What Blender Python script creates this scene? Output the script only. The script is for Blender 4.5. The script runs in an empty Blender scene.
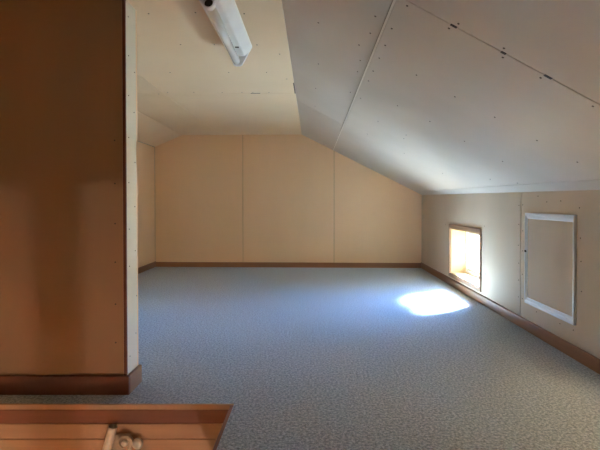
import bpy, bmesh, math, random
from mathutils import Vector, Matrix, Euler
random.seed(4)
sc = bpy.context.scene
R = math.radians

# ------------------------------------------------------------ camera
F = 430.0
cam_d = bpy.data.cameras.new('camera'); cam = bpy.data.objects.new('camera', cam_d)
sc.collection.objects.link(cam); sc.camera = cam
cam_d.sensor_fit = 'HORIZONTAL'; cam_d.sensor_width = 36
cam_d.lens = 36 * F / 600; cam_d.clip_start = 0.02
PITCH = 0.7                                   # degrees down; the rest of the low horizon is lens shift
cam.location = (0, 0, 0.65)
cam.rotation_euler = (R(90 - PITCH), 0, 0)
cam_d.shift_y = -(22 - F * math.tan(R(PITCH))) / 600
cam_d.shift_x = -12 / 600

# ------------------------------------------------------------ world, sun, view
w = bpy.data.worlds.new('sky'); sc.world = w; w.use_nodes = True
bg = w.node_tree.nodes['Background']
wn, wl = w.node_tree.nodes, w.node_tree.links
wt = wn.new('ShaderNodeTexCoord'); wx = wn.new('ShaderNodeSeparateXYZ'); wr = wn.new('ShaderNodeValToRGB'); wm = wn.new('ShaderNodeMath')
wm.operation = 'MULTIPLY_ADD'; wm.inputs[1].default_value = .5; wm.inputs[2].default_value = .5
wl.new(wt.outputs['Generated'], wx.inputs[0]); wl.new(wx.outputs[2], wm.inputs[0]); wl.new(wm.outputs[0], wr.inputs[0])
we = wr.color_ramp.elements                       # sunlit ground below the horizon, blue sky above
we[0].position = .47; we[0].color = (1.25, 1.10, .88, 1); we[1].position = .52; we[1].color = (.55, .74, .95, 1)
wq = we.new(.62); wq.color = (.28, .53, .92, 1)
wl.new(wr.outputs[0], bg.inputs[0])
ws = wn.new('ShaderNodeMapRange')                 # sky and ground are brighter on the sun's side
ws.inputs['From Min'].default_value = -.25; ws.inputs['From Max'].default_value = .55
ws.inputs['To Min'].default_value = 2.0; ws.inputs['To Max'].default_value = 135.0
wl.new(wx.outputs[1], ws.inputs['Value']); wl.new(ws.outputs[0], bg.inputs[1])

sun_d = bpy.data.lights.new('sun', 'SUN'); sun = bpy.data.objects.new('sun', sun_d)
sc.collection.objects.link(sun)
sun_d.energy = 560; sun_d.angle = R(16); sun_d.color = (1.0, 0.91, 0.76)
sun.rotation_euler = Vector((-1, -0.72, -0.81)).to_track_quat('-Z', 'Y').to_euler()

def area_portal(name, loc, sx, sy, direction):
    d = bpy.data.lights.new(name, 'AREA'); d.shape = 'RECTANGLE'; d.size = sx; d.size_y = sy
    d.cycles.is_portal = True
    o = bpy.data.objects.new(name, d); sc.collection.objects.link(o); o.location = loc
    o.rotation_euler = Vector(direction).to_track_quat('-Z', 'Z').to_euler()
    return o
area_portal('window_portal', (1.27, 3.105, 0.27), 0.70, 0.45, (-1, 0, 0))
area_portal('window_portal', (1.27, 1.18, 0.33), 0.80, 0.50, (-1, 0, 0))

area_portal('window_portal', (-1.74, 2.60, 0.19), 0.50, 0.20, (1, 0, 0))
vs = sc.view_settings
vs.view_transform = 'Standard'; vs.look = 'None'; vs.gamma = 1; vs.use_curve_mapping = False
vs.exposure = 1.60
sc.cycles.use_denoising = True
sc.cycles.max_bounces = 16; sc.cycles.diffuse_bounces = 12
sc.cycles.sample_clamp_indirect = 20

# ------------------------------------------------------------ materials
def new_mat(name):
    m = bpy.data.materials.new(name); m.use_nodes = True
    nt = m.node_tree; b = nt.nodes['Principled BSDF']
    return m, nt, b
def noise_mat(name, c1, c2, scale=4.0, rough=0.85, bump=0.0, bscale=200.0, stretch=(1, 1, 1), detail=4, spec=0.3, metal=0.0):
    m, nt, b = new_mat(name); N = nt.nodes; L = nt.links
    tc = N.new('ShaderNodeTexCoord'); mp = N.new('ShaderNodeMapping')
    mp.inputs['Scale'].default_value = stretch
    L.new(tc.outputs['Object'], mp.inputs[0])
    n = N.new('ShaderNodeTexNoise'); n.inputs['Scale'].default_value = scale; n.inputs['Detail'].default_value = detail
    L.new(mp.outputs[0], n.inputs['Vector'])
    r = N.new('ShaderNodeValToRGB')
    r.color_ramp.elements[0].position = .3; r.color_ramp.elements[1].position = .7
    r.color_ramp.elements[0].color = (*c1, 1); r.color_ramp.elements[1].color = (*c2, 1)
    L.new(n.outputs['Fac'], r.inputs[0]); L.new(r.outputs[0], b.inputs['Base Color'])
    b.inputs['Roughness'].default_value = rough; b.inputs['Specular IOR Level'].default_value = spec
    b.inputs['Metallic'].default_value = metal
    if bump:
        n2 = N.new('ShaderNodeTexNoise'); n2.inputs['Scale'].default_value = bscale
        L.new(mp.outputs[0], n2.inputs['Vector'])
        bp = N.new('ShaderNodeBump'); bp.inputs['Strength'].default_value = bump; bp.inputs['Distance'].default_value = .002
        L.new(n2.outputs['Fac'], bp.inputs['Height']); L.new(bp.outputs[0], b.inputs['Normal'])
    return m
M = {}
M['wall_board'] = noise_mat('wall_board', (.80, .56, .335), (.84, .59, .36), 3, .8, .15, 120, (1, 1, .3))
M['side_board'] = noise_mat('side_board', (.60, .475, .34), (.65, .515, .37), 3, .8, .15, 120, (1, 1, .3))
M['ceiling_board'] = noise_mat('ceiling_board', (.80, .64, .44), (.84, .68, .48), 3, .7, .15, 120)
M['slope_board'] = noise_mat('slope_board', (.63, .565, .48), (.68, .61, .525), 3, .6, .15, 120)  # greyer than the flat ceiling: the slope's dimmer light put into its colour
M['partition'] = noise_mat('partition_board', (.36, .225, .13), (.41, .255, .145), 3, .6, .1, 120, (1, 1, .3))  # browner than the other boards: shade on the front put into the colour
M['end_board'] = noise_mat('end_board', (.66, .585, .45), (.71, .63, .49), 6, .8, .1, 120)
M['cavity'] = noise_mat('seam_backing_board', (.30, .22, .14), (.35, .26, .17), 8)  # darker brown backing seen through the open joints
M['joiner'] = noise_mat('joint_strip_plastic', (.82, .76, .66), (.86, .80, .70), 8, .4)
M['base_wood'] = noise_mat('baseboard_wood', (.24, .105, .045), (.31, .14, .06), 9, .45, 0, 1, (.15, .15, 3), spec=.5)
M['shaded_dark_wood'] = noise_mat('shaded_baseboard_wood', (.13, .035, .018), (.17, .05, .025), 9, .4, 0, 1, (.3, 1, 3), spec=.5)  # shade on the partition baseboard put into a darker red brown
M['trim_wood'] = noise_mat('window_trim_wood', (.30, .17, .10), (.36, .21, .13), 9, .5, 0, 1, (1, .2, 1))
M['jamb'] = noise_mat('jamb_pale_wood', (.40, .27, .13), (.47, .32, .16), 10, .5, 0, 1, (1, 1, .15))
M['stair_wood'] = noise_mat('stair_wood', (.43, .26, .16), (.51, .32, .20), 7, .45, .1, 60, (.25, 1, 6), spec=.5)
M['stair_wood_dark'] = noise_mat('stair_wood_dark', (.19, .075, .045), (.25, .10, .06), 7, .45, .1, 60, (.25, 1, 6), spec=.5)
M['white_frame'] = noise_mat('white_painted_frame', (.72, .75, .76), (.78, .80, .80), 12, .35, spec=.5)
M['sash'] = noise_mat('aluminium_sash', (.62, .62, .60), (.70, .70, .68), 12, .35, spec=.5)
M['lamp_white'] = noise_mat('lamp_white_enamel', (.78, .80, .82), (.84, .86, .88), 12, .3, spec=.5)
M['tube_glass'] = noise_mat('tube_white_glass', (.80, .83, .85), (.84, .87, .89), 12, .12, spec=.6)
M['dark'] = noise_mat('dark_plastic', (.03, .025, .02), (.05, .04, .03), 12, .5)
M['screw'] = noise_mat('screw_steel', (.10, .08, .06), (.14, .11, .08), 40, .5)
M['metal'] = noise_mat('worn_ladder_metal', (.34, .30, .24), (.48, .42, .34), 60, .35, .2, 300, spec=.6, metal=.35)
M['metal_pale'] = noise_mat('pale_ladder_metal', (.66, .60, .50), (.76, .70, .60), 60, .4, .2, 300, spec=.6, metal=.15)
M['lower_wall'] = noise_mat('lower_wall_paper', (.40, .30, .20), (.44, .33, .22), 5)
M['ext'] = noise_mat('outer_sheathing', (.45, .40, .33), (.50, .44, .36), 5)

# carpet: woven loops with speckle
m, nt, b = new_mat('loop_carpet'); N = nt.nodes; L = nt.links
tc = N.new('ShaderNodeTexCoord')
n1 = N.new('ShaderNodeTexNoise'); n1.inputs['Scale'].default_value = 120; n1.inputs['Detail'].default_value = 3; n1.inputs['Roughness'].default_value = .7
v1 = N.new('ShaderNodeTexVoronoi'); v1.inputs['Scale'].default_value = 210
for n in (n1, v1): L.new(tc.outputs['Object'], n.inputs['Vector'])
r1 = N.new('ShaderNodeValToRGB'); e = r1.color_ramp.elements
e[0].position = .36; e[0].color = (.175, .195, .225, 1); e[1].position = .64; e[1].color = (.57, .63, .715, 1)
L.new(n1.outputs['Fac'], r1.inputs[0])
r2 = N.new('ShaderNodeValToRGB'); e = r2.color_ramp.elements
e[0].position = .0; e[0].color = (1.1, 1.1, 1.1, 1); e[1].position = .7; e[1].color = (.75, .75, .75, 1)
L.new(v1.outputs['Distance'], r2.inputs[0])
mx = N.new('ShaderNodeMix'); mx.data_type = 'RGBA'; mx.blend_type = 'MULTIPLY'; mx.inputs[0].default_value = 1
L.new(r1.outputs[0], mx.inputs[6]); L.new(r2.outputs[0], mx.inputs[7]); L.new(mx.outputs[2], b.inputs['Base Color'])
b.inputs['Roughness'].default_value = .9; b.inputs['Specular IOR Level'].default_value = .2
b.inputs['Sheen Weight'].default_value = .6; b.inputs['Sheen Roughness'].default_value = .45; b.inputs['Sheen Tint'].default_value = (.7, .85, 1, 1)
bp = N.new('ShaderNodeBump'); bp.inputs['Strength'].default_value = .6; bp.inputs['Distance'].default_value = .004
L.new(n1.outputs['Fac'], bp.inputs['Height']); L.new(bp.outputs[0], b.inputs['Normal'])
M['carpet'] = m

# frosted pane: lets most light through, scatters some
m, nt, b = new_mat('frosted_pane'); N = nt.nodes; L = nt.links
tr = N.new('ShaderNodeBsdfTransparent'); tl = N.new('ShaderNodeBsdfTranslucent'); gl = N.new('ShaderNodeBsdfGlossy')
gl.inputs['Roughness'].default_value = .05
tr.inputs[0].default_value = (.95, .98, 1, 1); tl.inputs[0].default_value = (.9, .95, 1, 1)
m1 = N.new('ShaderNodeMixShader'); m1.inputs[0].default_value = .03
m2 = N.new('ShaderNodeMixShader'); m2.inputs[0].default_value = .05
L.new(tr.outputs[0], m1.inputs[1]); L.new(tl.outputs[0], m1.inputs[2])
L.new(m1.outputs[0], m2.inputs[1]); L.new(gl.outputs[0], m2.inputs[2])
L.new(m2.outputs[0], N['Material Output'].inputs[0])
M['pane'] = m
M['clear_pane'] = m.copy()
tr.inputs[0].default_value = (.42, .50, .58, 1); tl.inputs[0].default_value = (.50, .56, .62, 1)

m, nt, b = new_mat('cream_fill_blind'); N = nt.nodes; L = nt.links  # added blind that makes the unseen window's light warm and soft
tl = N.new('ShaderNodeBsdfTranslucent'); tl.inputs[0].default_value = (.46, .35, .24, 1)
df = N.new('ShaderNodeBsdfDiffuse'); df.inputs[0].default_value = (.60, .54, .44, 1)
m1 = N.new('ShaderNodeMixShader'); m1.inputs[0].default_value = .4
L.new(tl.outputs[0], m1.inputs[1]); L.new(df.outputs[0], m1.inputs[2]); L.new(m1.outputs[0], N['Material Output'].inputs[0])
M['fill_blind'] = m

# ------------------------------------------------------------ helpers
def link(name, bm, mats, parent=None, smooth=False):
    bmesh.ops.recalc_face_normals(bm, faces=bm.faces)
    me = bpy.data.meshes.new(name); bm.to_mesh(me); bm.free()
    if not isinstance(mats, (list, tuple)): mats = [mats]
    for q in mats: me.materials.append(M[q])
    if smooth:
        for p in me.polygons: p.use_smooth = True
    o = bpy.data.objects.new(name, me); sc.collection.objects.link(o)
    if parent is not None:
        o.parent = parent; o.matrix_parent_inverse = Matrix.Translation(parent.location).inverted()
    return o
def struct(o, label=None):
    o['kind'] = 'structure'
    if label: o['label'] = label
    return o
def thing(name, loc, label, cat):
    o = bpy.data.objects.new(name, None); sc.collection.objects.link(o)
    o.empty_display_size = .05
    o.location = loc; o['label'] = label; o['category'] = cat
    return o
def box(bm, a, b, bev=0.0):
    x0, y0, z0 = [min(p, q) for p, q in zip(a, b)]; x1, y1, z1 = [max(p, q) for p, q in zip(a, b)]
    r = bmesh.ops.create_cube(bm, size=1)
    for v in r['verts']:
        v.co = Vector(((v.co.x + .5) * (x1 - x0) + x0, (v.co.y + .5) * (y1 - y0) + y0, (v.co.z + .5) * (z1 - z0) + z0))
    if bev:
        es = {e for v in r['verts'] for e in v.link_edges}
        bmesh.ops.bevel(bm, geom=list(es), offset=bev, segments=2, affect='EDGES', profile=.5)
def cyl(bm, p0, p1, r0, r1=None, seg=24, caps=True):
    p0 = Vector(p0); p1 = Vector(p1); d = p1 - p0; r1 = r0 if r1 is None else r1
    mat = Matrix.Translation((p0 + p1) / 2) @ d.to_track_quat('Z', 'Y').to_matrix().to_4x4()
    bmesh.ops.create_cone(bm, cap_ends=caps, segments=seg, radius1=r0, radius2=r1, depth=d.length, matrix=mat)
def inset2d(poly, g):
    n = len(poly); out = []
    area = sum(poly[i][0] * poly[(i + 1) % n][1] - poly[(i + 1) % n][0] * poly[i][1] for i in range(n))
    s = 1 if area > 0 else -1
    for i in range(n):
        p0, p1, p2 = [Vector(poly[(i + k) % n]) for k in (-1, 0, 1)]
        d1 = (p1 - p0).normalized(); d2 = (p2 - p1).normalized()
        n1 = Vector((-d1.y, d1.x)) * s; n2 = Vector((-d2.y, d2.x)) * s
        k = 1 + n1.dot(n2)
        out.append(tuple(p1 + (n1 + n2) * (g / k)))
    return out
def slab(bm, f, poly, d0, d1, mi=0, chamfer=0.0):
    """prism over a 2-D polygon, mapped by f(u, v, depth)"""
    n = len(poly)
    top = [bm.verts.new(f(u, v, d0)) for u, v in (inset2d(poly, chamfer) if chamfer else poly)]
    mid = [bm.verts.new(f(u, v, d0 + chamfer)) for u, v in poly] if chamfer else top
    bot = [bm.verts.new(f(u, v, d1)) for u, v in poly]
    fs = [bm.faces.new(top), bm.faces.new(bot[::-1])]
    for i in range(n):
        j = (i + 1) % n
        if chamfer: fs.append(bm.faces.new([top[i], mid[i], mid[j], top[j]]))
        fs.append(bm.faces.new([mid[i], bot[i], bot[j], mid[j]]))
    for q in fs: q.material_index = mi
def boards(name, f, polys, mat, gap=.004, thick=.0125, back=.05, holes=(), parent=None):
    """boards with open joints over a darker backing; rectangular holes (u0,v0,u1,v1)"""
    bm = bmesh.new()
    for poly in polys:
        inner = inset2d(poly, gap / 2)
        us = [p[0] for p in inner]; vs_ = [p[1] for p in inner]
        hs = [h for h in holes if h[0] >= min(us) and h[2] <= max(us)]
        if hs:
            h = hs[0]; u0, u1 = min(us), max(us); v0 = min(vs_)
            def top(u):
                a = [p for p in inner if p[1] > v0 + .1]; a.sort()
                t = (u - a[0][0]) / (a[-1][0] - a[0][0]); return a[0][1] + t * (a[-1][1] - a[0][1])
            for q in ([(u0, v0), (h[0], v0), (h[0], top(h[0])), (u0, top(u0))], [(h[2], v0), (u1, v0), (u1, top(u1)), (h[2], top(h[2]))],
                      [(h[0], v0), (h[2], v0), (h[2], h[1]), (h[0], h[1])], [(h[0], h[3]), (h[2], h[3]), (h[2], top(h[2])), (h[0], top(h[0]))]):
                slab(bm, f, q, 0, thick); slab(bm, f, q, thick, back, 1)
            # close the joint margins behind
            for q in ([(min(p[0] for p in poly), v0), (u0, v0), (u0, top(u0)), (min(p[0] for p in poly), top(u0))],
                      [(u1, v0), (max(p[0] for p in poly), v0), (max(p[0] for p in poly), top(u1)), (u1, top(u1))]):
                slab(bm, f, q, thick - .004, back, 1)
        else:
            slab(bm, f, inner, 0, thick, 0, .001)
            slab(bm, f, poly, thick - .004, back, 1)
    return struct(link(name, bm, [mat, 'cavity'], parent))
disc_me = {}
def screw(parent, p, nrm, r=.0035, mat='screw'):
    """small countersunk screw head lying in the face of a board"""
    if (r, mat) not in disc_me:
        bm = bmesh.new()
        bmesh.ops.create_cone(bm, cap_ends=True, segments=10, radius1=r, radius2=r * .8, depth=.0016)
        me = bpy.data.meshes.new('screw'); bm.to_mesh(me); bm.free(); me.materials.append(M[mat]); disc_me[(r, mat)] = me
    o = bpy.data.objects.new('screw', disc_me[(r, mat)]); sc.collection.objects.link(o)
    o.location = Vector(p); o.rotation_euler = Vector(nrm).to_track_quat('Z', 'Y').to_euler()
    o.parent = parent
    return o

# ------------------------------------------------------------ room numbers (metres)
XL, XR, YN = -1.60, 1.10, -1.60
YB = lambda x: 4.38 + (x - XL) / (XR - XL) * (-.08)
ZC = 1.34
EAVE = lambda y: .700 + .030 * (y - 1.6) / 2.7
X_RIDGE, X_LS = -.105, -1.315
def z_slope(x, y): return ZC + (x - X_RIDGE) / (XR - X_RIDGE) * (EAVE(y) - ZC)
ny = 1 / math.hypot(1, .512)
f_flat = lambda u, v, d: (u, v, ZC + d)
f_slope = lambda u, v, d: (u + d * .512 * ny, v, z_slope(u, v) + d * ny)
f_lslope = lambda u, v, d: (u - d * .39, v, 1.22 + (u - XL) / (X_LS - XL) * .12 + d * .92)
f_right = lambda u, v, d: (XR + d, u, v)
f_left = lambda u, v, d: (XL - d, u, v)
f_back = lambda u, v, d: (u, YB(u) + d, v)
f_near = lambda u, v, d: (u, YN - d, v)
def rect(u0, v0, u1, v1): return [(u0, v0), (u1, v0), (u1, v1), (u0, v1)]

# ------------------------------------------------------------ floor with the stair opening
HX0, HX1, HY0, HY1 = -1.42, -.252, .52, 1.384
bm = bmesh.new()
for q in (rect(XL, HY1, XR, 4.45), rect(HX1, YN, XR, HY1), rect(XL, YN, HX1, HY0), rect(XL, HY0, HX0, HY1)):
    slab(bm, lambda u, v, d: (u, v, -d), q, 0, .008, 0)
    slab(bm, lambda u, v, d: (u, v, -d), q, .008, .16, 1)
floor = struct(link('floor', bm, ['carpet', 'stair_wood']))

# ------------------------------------------------------------ walls
ZTOP = lambda x: (1.22 + (x - XL) / (X_LS - XL) * .12) if x < X_LS else (ZC if x < X_RIDGE else z_slope(x, 4.3))
def gable(x0, x1, extra=()):
    xs = sorted([x0, x1] + [e for e in (X_LS, X_RIDGE) if x0 < e < x1])
    return [(x0, 0), (x1, 0)] + [(x, ZTOP(x) + .008) for x in reversed(xs)]
wall_back = boards('wall_back', f_back, [gable(XL, -.70), gable(-.70, .222), gable(.222, XR)], 'wall_board', gap=.0045)
def rw(u0, u1): return [(u0, 0), (u1, 0), (u1, EAVE(u1) + .008), (u0, EAVE(u0) + .008)]
W = (2.80, .09, 3.41, .455)
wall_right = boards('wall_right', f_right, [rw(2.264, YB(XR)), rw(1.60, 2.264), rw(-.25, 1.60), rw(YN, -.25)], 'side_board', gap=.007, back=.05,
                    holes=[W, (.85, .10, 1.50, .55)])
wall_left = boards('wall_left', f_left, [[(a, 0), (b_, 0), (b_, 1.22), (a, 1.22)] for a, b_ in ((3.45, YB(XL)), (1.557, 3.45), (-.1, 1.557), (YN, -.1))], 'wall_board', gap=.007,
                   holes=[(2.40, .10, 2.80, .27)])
wall_near = boards('wall_near', f_near, [[(x0, 0), (x1, 0)] + [(x, (ZTOP(x) if x < X_RIDGE else z_slope(x, YN))) for x in sorted([x0, x1] + [e for e in (X_LS, X_RIDGE) if x0 < e < x1], reverse=True)]
                   for x0, x1 in ((XL, -.70), (-.70, .222), (.222, XR))], 'wall_board', gap=.0045)

# ------------------------------------------------------------ ceiling
def cells(us, vs_): return [rect(a, c, b_, d) for a, b_ in zip(us, us[1:]) for c, d in zip(vs_, vs_[1:])]
ceiling = boards('ceiling', f_flat, cells([X_LS - .002, -.935, X_RIDGE + .003], [YN - .02, -.92, .90, 2.712, 4.40]), 'ceiling_board', gap=.004)
slope = boards('ceiling_slope', f_slope, cells([X_RIDGE, .2085], [YN - .02, -.74, 1.083, 2.90, 4.36]) + cells([.2140, 1.034, XR + .012], [YN - .02, -.74, 1.083, 4.36]), 'slope_board', gap=.003)
slope['kind'] = 'structure'
lslope = boards('ceiling_slope', f_lslope, cells([XL, X_LS], [YN - .02, .90, 2.712, 4.40]), 'ceiling_board', gap=.004)
bm = bmesh.new()
slab(bm, f_slope, rect(.2092, YN, .2150, 4.30), -.0025, .006, 0)
st = link('joint_strip', bm, 'joiner', slope)

# slight waviness of the near joint: the packing chips seen along it
bm = bmesh.new()
for x, l in ((.355, .016), (.48, .012), (.592, .018)):
    slab(bm, f_slope, rect(x - l / 2, 1.078, x + l / 2, 1.087), -.001, .004, 0)
link('joint_chip', bm, 'dark', slope)

NS = Vector((-.512, 0, -1)).normalized()
for u, v in [(.022, 1.492), (.182, 1.242), (.233, 1.262), (.184, 1.363), (.236, 1.392), (.163, 1.496), (.236, 1.515), (.182, 1.628), (.236, 1.665), (.186, 1.76), (.236, 1.80),
             (.029, 1.922), (.361, 1.491), (.497, 1.5), (.633, 1.493), (.783, 1.499), (.924, 1.499), (.85, 1.92), (.52, 1.90), (.68, 1.92), (.509, 2.33), (.381, 1.92), (.186, 2.091), (.236, 2.10),
             (.518, 2.43), (.965, 2.33), (1.018, 2.132), (.35, 1.104), (.36, 1.062), (.472, 1.062), (.488, 1.104), (.585, 1.104), (.72, 1.105), (.243, 1.104), (.80, 1.062),
             (.02, 2.35), (.02, 2.78), (.36, 2.35), (.36, 2.8), (.60, 2.8), (.85, 2.8)]:
    screw(slope, f_slope(u, v, -.0006), NS, .0032)
for u, v in [(-.595, 1.575), (-.422, 1.566), (-.247, 1.575), (-.572, 1.88), (-.24, 1.884), (-.425, 1.88), (-.56, 2.69), (-.437, 2.69), (-.369, 2.69), (-.737, 2.69), (-.90, 2.69), (-.268, 2.69),
             (-.97, 2.73), (-.75, 2.28), (-.44, 2.28), (-.24, 2.28), (-.15, 2.0), (-.14, 2.4)]:
    screw(ceiling, f_flat(u, v, -.0006), (0, 0, -1), .0032)
bm = bmesh.new(); box(bm, (-.385, 2.707, ZC - .001), (-.325, 2.716, ZC + .003)); link('joint_gap', bm, 'dark', ceiling)
bm = bmesh.new(); box(bm, (X_RIDGE - .004, 2.48, ZC - .0012), (X_RIDGE + .002, 2.715, ZC + .002)); link('joint_gap', bm, 'dark', ceiling)

for y, z in [(2.285, .637), (2.244, .640), (2.285, .537), (2.242, .505), (2.288, .425), (2.242, .40), (2.284, .33), (2.284, .24), (2.242, .278), (2.285, .15), (2.242, .15), (2.093, .683), (1.901, .659), (2.014, .655), (1.768, .63),
             (1.76, .506), (1.755, .411), (1.75, .289), (1.803, .115), (1.901, .115), (2.10, .117), (3.538, .475), (2.74, .503), (2.72, .20)]:
    screw(wall_right, (XR - .0006, y, z), (-1, 0, 0), .003)

# ------------------------------------------------------------ partition on the left
PX, PY0, PY1 = -.63, 1.458, 1.557
bm = bmesh.new()
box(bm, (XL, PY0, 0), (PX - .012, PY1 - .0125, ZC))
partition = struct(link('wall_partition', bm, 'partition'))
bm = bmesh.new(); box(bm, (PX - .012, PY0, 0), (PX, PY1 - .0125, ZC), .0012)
eb = link('end_board', bm, 'end_board', partition); eb['label'] = 'pale end face of the partition with shade in its brown'
bm = bmesh.new(); box(bm, (XL, PY1 - .0125, 0), (PX - .001, PY1, ZC))
link('rear_board', bm, 'wall_board', partition)
bm = bmesh.new(); box(bm, (PX - .010, PY0 - .003, .062), (PX + .0008, PY0 + .004, ZC), .001)
link('corner_bead', bm, 'shaded_dark_wood', partition)
for y, z in [(1.481, 1.288), (1.481, 1.155), (1.532, 1.113), (1.481, 1.019), (1.528, .637), (1.481, .432), (1.54, .317), (1.532, .185), (1.481, .12), (1.525, .97), (1.48, .875), (1.531, .794), (1.479, .72), (1.53, .48), (1.48, .56)]:
    screw(partition, (PX + .0006, y, z), (1, 0, 0), .0022)
for z in (.449, .306, .175, .862, .716, .58): screw(partition, (-.668, PY0 - .0006, z), (0, -1, 0), .003)

# ------------------------------------------------------------ baseboards
def base(name, a, b_, mat):
    bm = bmesh.new(); box(bm, a, b_, .0025); return struct(link(name, bm, mat))
bm = bmesh.new()
vsx = [(XL, YB(XL)), (XR, YB(XR))]
slab(bm, lambda u, v, d: (u, YB(u) - .012 + v, d), rect(XL + .012, 0, XR - .012, .0118), 0, .050)
struct(link('baseboard_back', bm, 'base_wood'))
base('baseboard_right', (XR - .012, YN, 0), (XR, YB(XR) - .0005, .055), 'base_wood')
base('baseboard_left', (XL, PY1, 0), (XL + .012, YB(XL) - .0005, .055), 'base_wood')
base('baseboard_partition', (XL, PY0 - .012, 0), (PX + .012, PY0, .064), 'shaded_dark_wood')
base('baseboard_partition_end', (PX, PY0 + .0003, 0), (PX + .0115, PY1, .0635), 'base_wood')

# ------------------------------------------------------------ low window in the right wall
y0, z0, y1, z1 = W
bm = bmesh.new()                                   # reveal lining
XO = XR + .12
t = .012
box(bm, (XR + .0005, y1 - t, z0 + .0002), (XO, y1 + .012, z1 - .0002)); box(bm, (XR + .0005, y0 - .012, z0 + .0002), (XO, y0 + t * .2, z1 - .0002))
box(bm, (XR + .0005, y0 + .003, z0 - .012), (XO, y1 - .013, z0 + .010)); box(bm, (XR + .0005, y0 + .003, z1 - .010), (XO, y1 - .013, z1 + .012))
win = struct(link('window_1', bm, 'jamb'), 'low square window glowing in the right wall')
bm = bmesh.new()                                   # brown casing standing proud of the wall
c = .018
box(bm, (XR - .010, y0 - c, z1), (XR + .004, y1 + c, z1 + .028), .002)
box(bm, (XR - .010, y0 - c, z0 - .020), (XR + .004, y1 + c, z0 + .002), .002)
box(bm, (XR - .010, y1, z0), (XR + .004, y1 + c, z1), .002)
box(bm, (XR - .010, y0 - c, z0), (XR + .004, y0 + .002, z1), .002)
cs = link('window_casing', bm, 'trim_wood', win); cs['label'] = 'brown wooden casing'
# aluminium frame, two sliding sashes
bm = bmesh.new()
xa, xb = XO - .002, XO + .05
ya, yb, za, zb = y0 + .003, y1 - .012, z0 + .010, z1 - .010
for q in (((xa, ya, za), (xb, ya + .018, zb)), ((xa, yb - .018, za), (xb, yb, zb)), ((xa, ya + .018, za), (xb, yb - .018, za + .018)), ((xa, ya + .018, zb - .018), (xb, yb - .018, zb))):
    box(bm, q[0], q[1], .002)
link('window_frame', bm, 'sash', win)
ym = (ya + yb) / 2
for (sa, sb, x) in ((ya + .016, ym + .018, XO + .030), (ym - .018, yb - .016, XO + .010)):
    bm = bmesh.new(); s = .026
    box(bm, (x, sa, za + .016), (x + .016, sa + s, zb - .016), .002); box(bm, (x, sb - s, za + .016), (x + .016, sb, zb - .016), .002)
    box(bm, (x, sa + s, za + .016), (x + .016, sb - s, za + .016 + s), .002); box(bm, (x, sa + s, zb - .016 - s), (x + .016, sb - s, zb - .016), .002)
    sa_o = link('window_sash', bm, 'sash', win)
    bm = bmesh.new(); box(bm, (x + .006, sa + s - .003, za + .016 + s - .003), (x + .010, sb - s + .003, zb - .013 - s))
    link('window_pane', bm, 'pane', sa_o)

# outer wall thickness around the windows
bm = bmesh.new()
def ring(bm, y0, z0, y1, z1, Y0, Y1, Z0, Z1, x0, x1):
    box(bm, (x0, Y0, Z0), (x1, y0, Z1)); box(bm, (x0, y1, Z0), (x1, Y1, Z1))
    box(bm, (x0, y0, Z0), (x1, y1, z0)); box(bm, (x0, y0, z1), (x1, y1, Z1))
ring(bm, y0 - .012, z0 - .012, y1 + .012, z1 + .012, 1.65, 4.45, -.16, .80, XR + .052, XO + .03)
ring(bm, .838, .088, 1.512, .562, YN, 1.65, -.16, .80, XR + .052, XO + .03)
struct(link('wall_outer', bm, 'ext'))

# roof and outer skin closing the loft
bm = bmesh.new()
def prism_y(bm, prof, ya, yb):
    A = [bm.verts.new((x, ya, z)) for x, z in prof]; B = [bm.verts.new((x, yb, z)) for x, z in prof]
    n = len(prof)
    for i in range(n):
        j = (i + 1) % n; bm.faces.new([A[i], A[j], B[j], B[i]])
    bm.faces.new(A); bm.faces.new(B[::-1])
prism_y(bm, [(XL - .12, 1.235), (X_LS - .01, 1.40), (X_RIDGE + .01, 1.40), (XR + .15, .72), (XR + .15, .85), (X_RIDGE + .05, 1.50), (X_LS - .05, 1.50), (XL - .12, 1.34)], YN - .15, 4.58)
struct(link('roof', bm, 'ext'))
bm = bmesh.new(); box(bm, (XL - .12, 4.435, -.16), (XR + .15, 4.58, 1.48)); struct(link('wall_outer', bm, 'ext'))
bm = bmesh.new(); box(bm, (XL - .12, YN - .15, -.16), (XR + .15, YN - .052, 1.48)); struct(link('wall_outer', bm, 'ext'))
bm = bmesh.new(); ring(bm, 2.388, .088, 2.812, .282, YN - .15, 4.58, -.16, 1.36, XL - .12, XL - .052); struct(link('wall_outer', bm, 'ext'))
# added unseen window that fills the near side, behind a cream paper blind
bm = bmesh.new()
a0, b0, a1, b1 = .85, .10, 1.50, .55
box(bm, (XR + .001, a0 - .01, b0), (XO, a0 + .01, b1)); box(bm, (XR + .001, a1 - .01, b0), (XO, a1 + .01, b1))
box(bm, (XR + .001, a0 + .01, b0 - .01), (XO, a1 - .01, b0 + .01)); box(bm, (XR + .001, a0 + .01, b1 - .01), (XO, a1 - .01, b1 + .01))
fill_win2 = struct(link('fill_window_2', bm, 'jamb'))
bm = bmesh.new()
ring(bm, a0 + .03, b0 + .03, a1 - .03, b1 - .03, a0 + .01, a1 - .01, b0 + .01, b1 - .01, XO - .002, XO + .03)
box(bm, (XO, 1.165, b0 + .03), (XO + .03, 1.185, b1 - .03))
link('window_frame', bm, 'sash', fill_win2)
bm = bmesh.new(); box(bm, (XO + .012, a0 + .028, b0 + .028), (XO + .016, a1 - .028, b1 - .028)); link('window_pane', bm, 'pane', fill_win2)
bm = bmesh.new(); box(bm, (XO - .022, a0 + .012, b0 + .012), (XO - .0205, a1 - .012, b1 - .012)); link('fill_paper_blind', bm, 'fill_blind', fill_win2)

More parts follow.
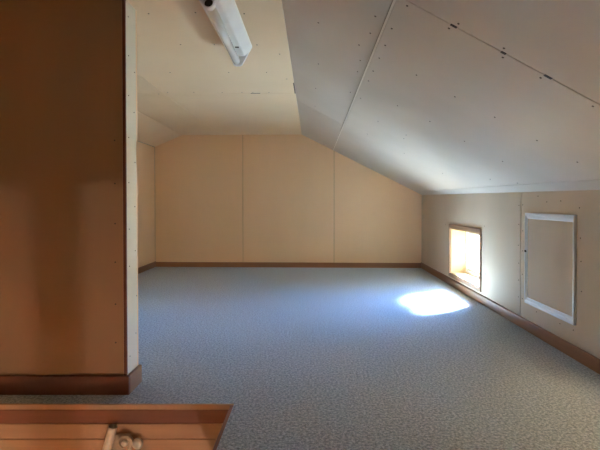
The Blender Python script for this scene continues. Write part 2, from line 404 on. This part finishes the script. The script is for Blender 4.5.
# added fill-light window in the left wall, hidden behind the partition
bm = bmesh.new()
a0, b0, a1, b1 = 2.40, .10, 2.80, .27
ring(bm, a0 + .01, b0 + .01, a1 - .01, b1 - .01, a0 - .01, a1 + .01, b0 - .01, b1 + .01, XL - .12, XL - .001)
fill_win3 = struct(link('fill_window_3', bm, 'jamb'))
bm = bmesh.new()
ring(bm, a0 + .035, b0 + .035, a1 - .035, b1 - .035, a0 + .01, a1 - .01, b0 + .01, b1 - .01, XL - .118, XL - .09)
box(bm, (XL - .118, 2.593, b0 + .035), (XL - .09, 2.607, b1 - .035)); link('window_frame', bm, 'sash', fill_win3)
bm = bmesh.new(); box(bm, (XL - .106, a0 + .03, b0 + .03), (XL - .102, a1 - .03, b1 - .03)); link('window_pane', bm, 'pane', fill_win3)

# ------------------------------------------------------------ access hatch in the right wall
h = thing('access_hatch', (XR, 2.0, .14), 'square access hatch with white frame on the right wall, beside the window', 'hatch')
Y0, Y1, Z0, Z1 = 1.785, 2.200, .140, .600
bm = bmesh.new()
def mitre_frame(bm, Y0, Y1, Z0, Z1, w, x_out, x_in, lip):
    """picture-frame moulding with mitred corners: outer lip, slope, inner lip"""
    prof = [(0, 0), (0, x_out), (.004, x_out + .0015), (w * .45, x_out + .0008), (w * .55, x_out - .003), (w - .003, x_out - .004), (w, x_out - .006), (w, 0)]
    rings = []
    for off, ht in prof:
        rings.append([bm.verts.new((XR - ht, y, z)) for y, z in ((Y0 + off * .62, Z0 + off), (Y1 - off * .55, Z0 + off), (Y1 - off * .55, Z1 - off), (Y0 + off * .62, Z1 - off))])
    for r0, r1 in zip(rings, rings[1:]):
        for i in range(4):
            j = (i + 1) % 4; bm.faces.new([r0[i], r0[j], r1[j], r1[i]])
mitre_frame(bm, Y0, Y1, Z0, Z1, .030, .010, 0, 0)
fr = link('hatch_frame', bm, 'white_frame', h); fr['label'] = 'white moulded frame'
bm = bmesh.new(); box(bm, (XR - .0035, Y0 + .0188, Z0 + .0302), (XR - .0002, Y1 - .0167, Z1 - .0302), .001)
pn = link('hatch_panel', bm, 'side_board', h); pn['label'] = 'beige board panel'
bm = bmesh.new(); cyl(bm, (XR - .008, Y1 - .006, .405), (XR - .013, Y1 - .006, .405), .006, .005, 14)
link('hatch_latch', bm, 'dark', h)

# ------------------------------------------------------------ fluorescent batten on the flat ceiling
l = thing('fluorescent_lamp', (-.32, 1.6, ZC), 'white fluorescent batten light with bare tube screwed to the flat ceiling', 'ceiling light')
LY0, LY1, LX = 1.15, 1.90, -.322
bm = bmesh.new()                                   # folded sheet body: wide at the ceiling, narrow below
prof = [(-.060, 0), (-.058, -.010), (-.026, -.045), (.026, -.045), (.058, -.010), (.060, 0)]
ra = [bm.verts.new((LX + x, LY0, ZC + z - .0005)) for x, z in prof]; rb = [bm.verts.new((LX + x, LY1, ZC + z - .0005)) for x, z in prof]
for i in range(len(prof)):
    j = (i + 1) % len(prof); bm.faces.new([ra[i], ra[j], rb[j], rb[i]])
bm.faces.new(ra); bm.faces.new(rb[::-1])
bmesh.ops.bevel(bm, geom=list(bm.edges), offset=.0015, segments=2, affect='EDGES')
link('lamp_body', bm, 'lamp_white', l)
LR = lambda y: LX - (y - 1.33) * .018              # the tube sits a touch askew
bm = bmesh.new()                                   # far end plate, tapering down to the tube
prof = [(-.058, 0), (.058, 0), (.050, -.014), (.014, -.080), (.006, -.085), (-.016, -.085), (-.024, -.080), (-.050, -.014)]
A = [bm.verts.new((LX + x, 1.899, ZC + z - .0005)) for x, z in prof]; B = [bm.verts.new((LX + x, 1.914, ZC + z - .0005)) for x, z in prof]
for i in range(8):
    j = (i + 1) % 8; bm.faces.new([A[i], A[j], B[j], B[i]])
bm.faces.new(A); bm.faces.new(B[::-1])
bmesh.ops.bevel(bm, geom=list(bm.edges), offset=.0015, segments=2, affect='EDGES')
link('tube_holder', bm, 'lamp_white', l)
bm = bmesh.new(); cyl(bm, (LR(1.367), 1.367, ZC - .066), (LR(1.898), 1.898, ZC - .066), .0155, seg=32); link('tube', bm, 'tube_glass', l, True)
bm = bmesh.new()                                   # near socket ring, open towards the viewer
rings = []
for rr, yy in ((.0155, 1.3665), (.0185, 1.365), (.0185, 1.344), (.0175, 1.342), (.0145, 1.342), (.0140, 1.357)):
    rings.append([bm.verts.new((LR(yy) + rr * math.cos(t * math.tau / 32), yy, ZC - .066 + rr * math.sin(t * math.tau / 32))) for t in range(32)])
for a_, b_ in zip(rings, rings[1:]):
    for i in range(32): bm.faces.new([a_[i], a_[(i + 1) % 32], b_[(i + 1) % 32], b_[i]])
sk = link('tube_socket', bm, 'lamp_white', l, True)
bm = bmesh.new(); cyl(bm, (LR(1.354), 1.354, ZC - .066), (LR(1.357), 1.357, ZC - .066), .0142, seg=32); link('socket_core', bm, 'dark', sk)
bm = bmesh.new(); box(bm, (LX - .010, 1.343, ZC - .052), (LX + .010, 1.364, ZC - .044), .001); link('socket_foot', bm, 'lamp_white', l)
bm = bmesh.new(); box(bm, (LX + .004, 1.78, ZC - .0475), (LX + .020, 1.790, ZC - .0448)); link('lamp_clip', bm, 'dark', l)

# ------------------------------------------------------------ stair opening: timber lining and trim
def tr(name, a, b_, mat, bev=.0015, label=None):
    bm = bmesh.new(); box(bm, a, b_, bev); o = struct(link(name, bm, mat), label); return o
tr('trim_1', (HX0, HY1 - .008, -.016), (HX1, HY1 + .0, .0015), 'stair_wood', .002, 'light wooden nosing along the carpet edge of the stair opening')
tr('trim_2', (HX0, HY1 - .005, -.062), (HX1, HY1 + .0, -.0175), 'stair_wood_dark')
tr('trim_3', (HX0, HY1 - .0075, -.110), (HX1 - .012, HY1, -.0625), 'stair_wood')
tr('trim_4', (HX0, HY1 - .0065, -.30), (HX1 - .012, HY1, -.1125), 'stair_wood')
tr('trim_5', (HX1 - .012, HY0, -.30), (HX1, HY1 - .0085, -.082), 'stair_wood')
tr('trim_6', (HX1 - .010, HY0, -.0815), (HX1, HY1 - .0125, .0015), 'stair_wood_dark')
# walls of the storey below around the stairs
ZL = -2.3
bm = bmesh.new()
box(bm, (XL, HY1 - .002, ZL), (XR, HY1 + .06, -.305)); struct(link('wall_lower_back', bm, 'lower_wall'))
bm = bmesh.new(); box(bm, (XL - .06, YN, ZL), (XL, HY1 + .06, -.165)); struct(link('wall_lower_left', bm, 'lower_wall'))
bm = bmesh.new(); box(bm, (XR, YN, ZL), (XR + .06, HY1 + .06, -.165)); struct(link('wall_lower_right', bm, 'lower_wall'))
bm = bmesh.new(); box(bm, (XL - .06, YN - .06, ZL), (XR + .06, YN, -.165)); struct(link('wall_lower_near', bm, 'lower_wall'))
bm = bmesh.new(); box(bm, (XL - .06, YN - .06, ZL - .05), (XR + .06, HY1 + .06, ZL)); struct(link('floor_lower', bm, 'base_wood'))
# unseen post added to cast a shadow stripe on the partition
bm = bmesh.new(); box(bm, (-.350, .275, ZL), (-.292, .325, -.165), .004); struct(link('shadow_post', bm, 'stair_wood'))

# downstairs lamp whose light comes up through the opening
ld = bpy.data.lights.new('stair_lamp', 'POINT'); lo = bpy.data.objects.new('stair_lamp', ld); sc.collection.objects.link(lo)
lo.location = (.10, -.60, -1.20); ld.energy = 13.5; ld.shadow_soft_size = .03; ld.color = (1.0, .90, .76)

# ------------------------------------------------------------ ladder bracket on the timber below the carpet edge
k = thing('ladder_bracket', (-.60, 1.36, -.20), 'worn metal ladder bracket with round bolt on the timber of the stair opening', 'bracket')
def lathe(bm, c, prof, seg=36):
    """turned part around an axis pointing at the viewer (-Y); prof = (radius, distance in front)"""
    rings = [[bm.verts.new((c[0] + r_ * math.cos(t * math.tau / seg), c[1] - d_, c[2] + r_ * math.sin(t * math.tau / seg))) for t in range(seg)] for r_, d_ in prof]
    for a_, b_ in zip(rings, rings[1:]):
        for q in range(seg): bm.faces.new([a_[q], a_[(q + 1) % seg], b_[(q + 1) % seg], b_[q]])
    bm.faces.new(rings[-1])
bm = bmesh.new()
p0, p1 = Vector((-.673, 1.363, -.200)), Vector((-.632, 1.357, -.060))
for ra_ in (.0140, .0115): cyl(bm, p0, p1, ra_, ra_ * .95, seg=28, caps=False)
link('rail_end', bm, 'metal_pale', k, True)
bm = bmesh.new(); box(bm, (-.640, 1.3655, -.205), (-.580, 1.3755, -.090), .004); link('mounting_plate', bm, 'metal', k)
bm = bmesh.new(); lathe(bm, (-.593, 1.3655, -.110), [(.023, 0), (.024, .006), (.0225, .012), (.018, .013), (.016, .010), (.011, .010)]); link('pivot_disc', bm, 'metal', k)
bm = bmesh.new(); lathe(bm, (-.593, 1.356, -.110), [(.0095, 0), (.0095, .008), (.007, .011), (.003, .012)], 24); link('bolt', bm, 'metal_pale', k)
bm = bmesh.new(); lathe(bm, (-.556, 1.3655, -.117), [(.017, 0), (.017, .008), (.013, .013), (.006, .015)], 28); link('lug', bm, 'metal_pale', k)
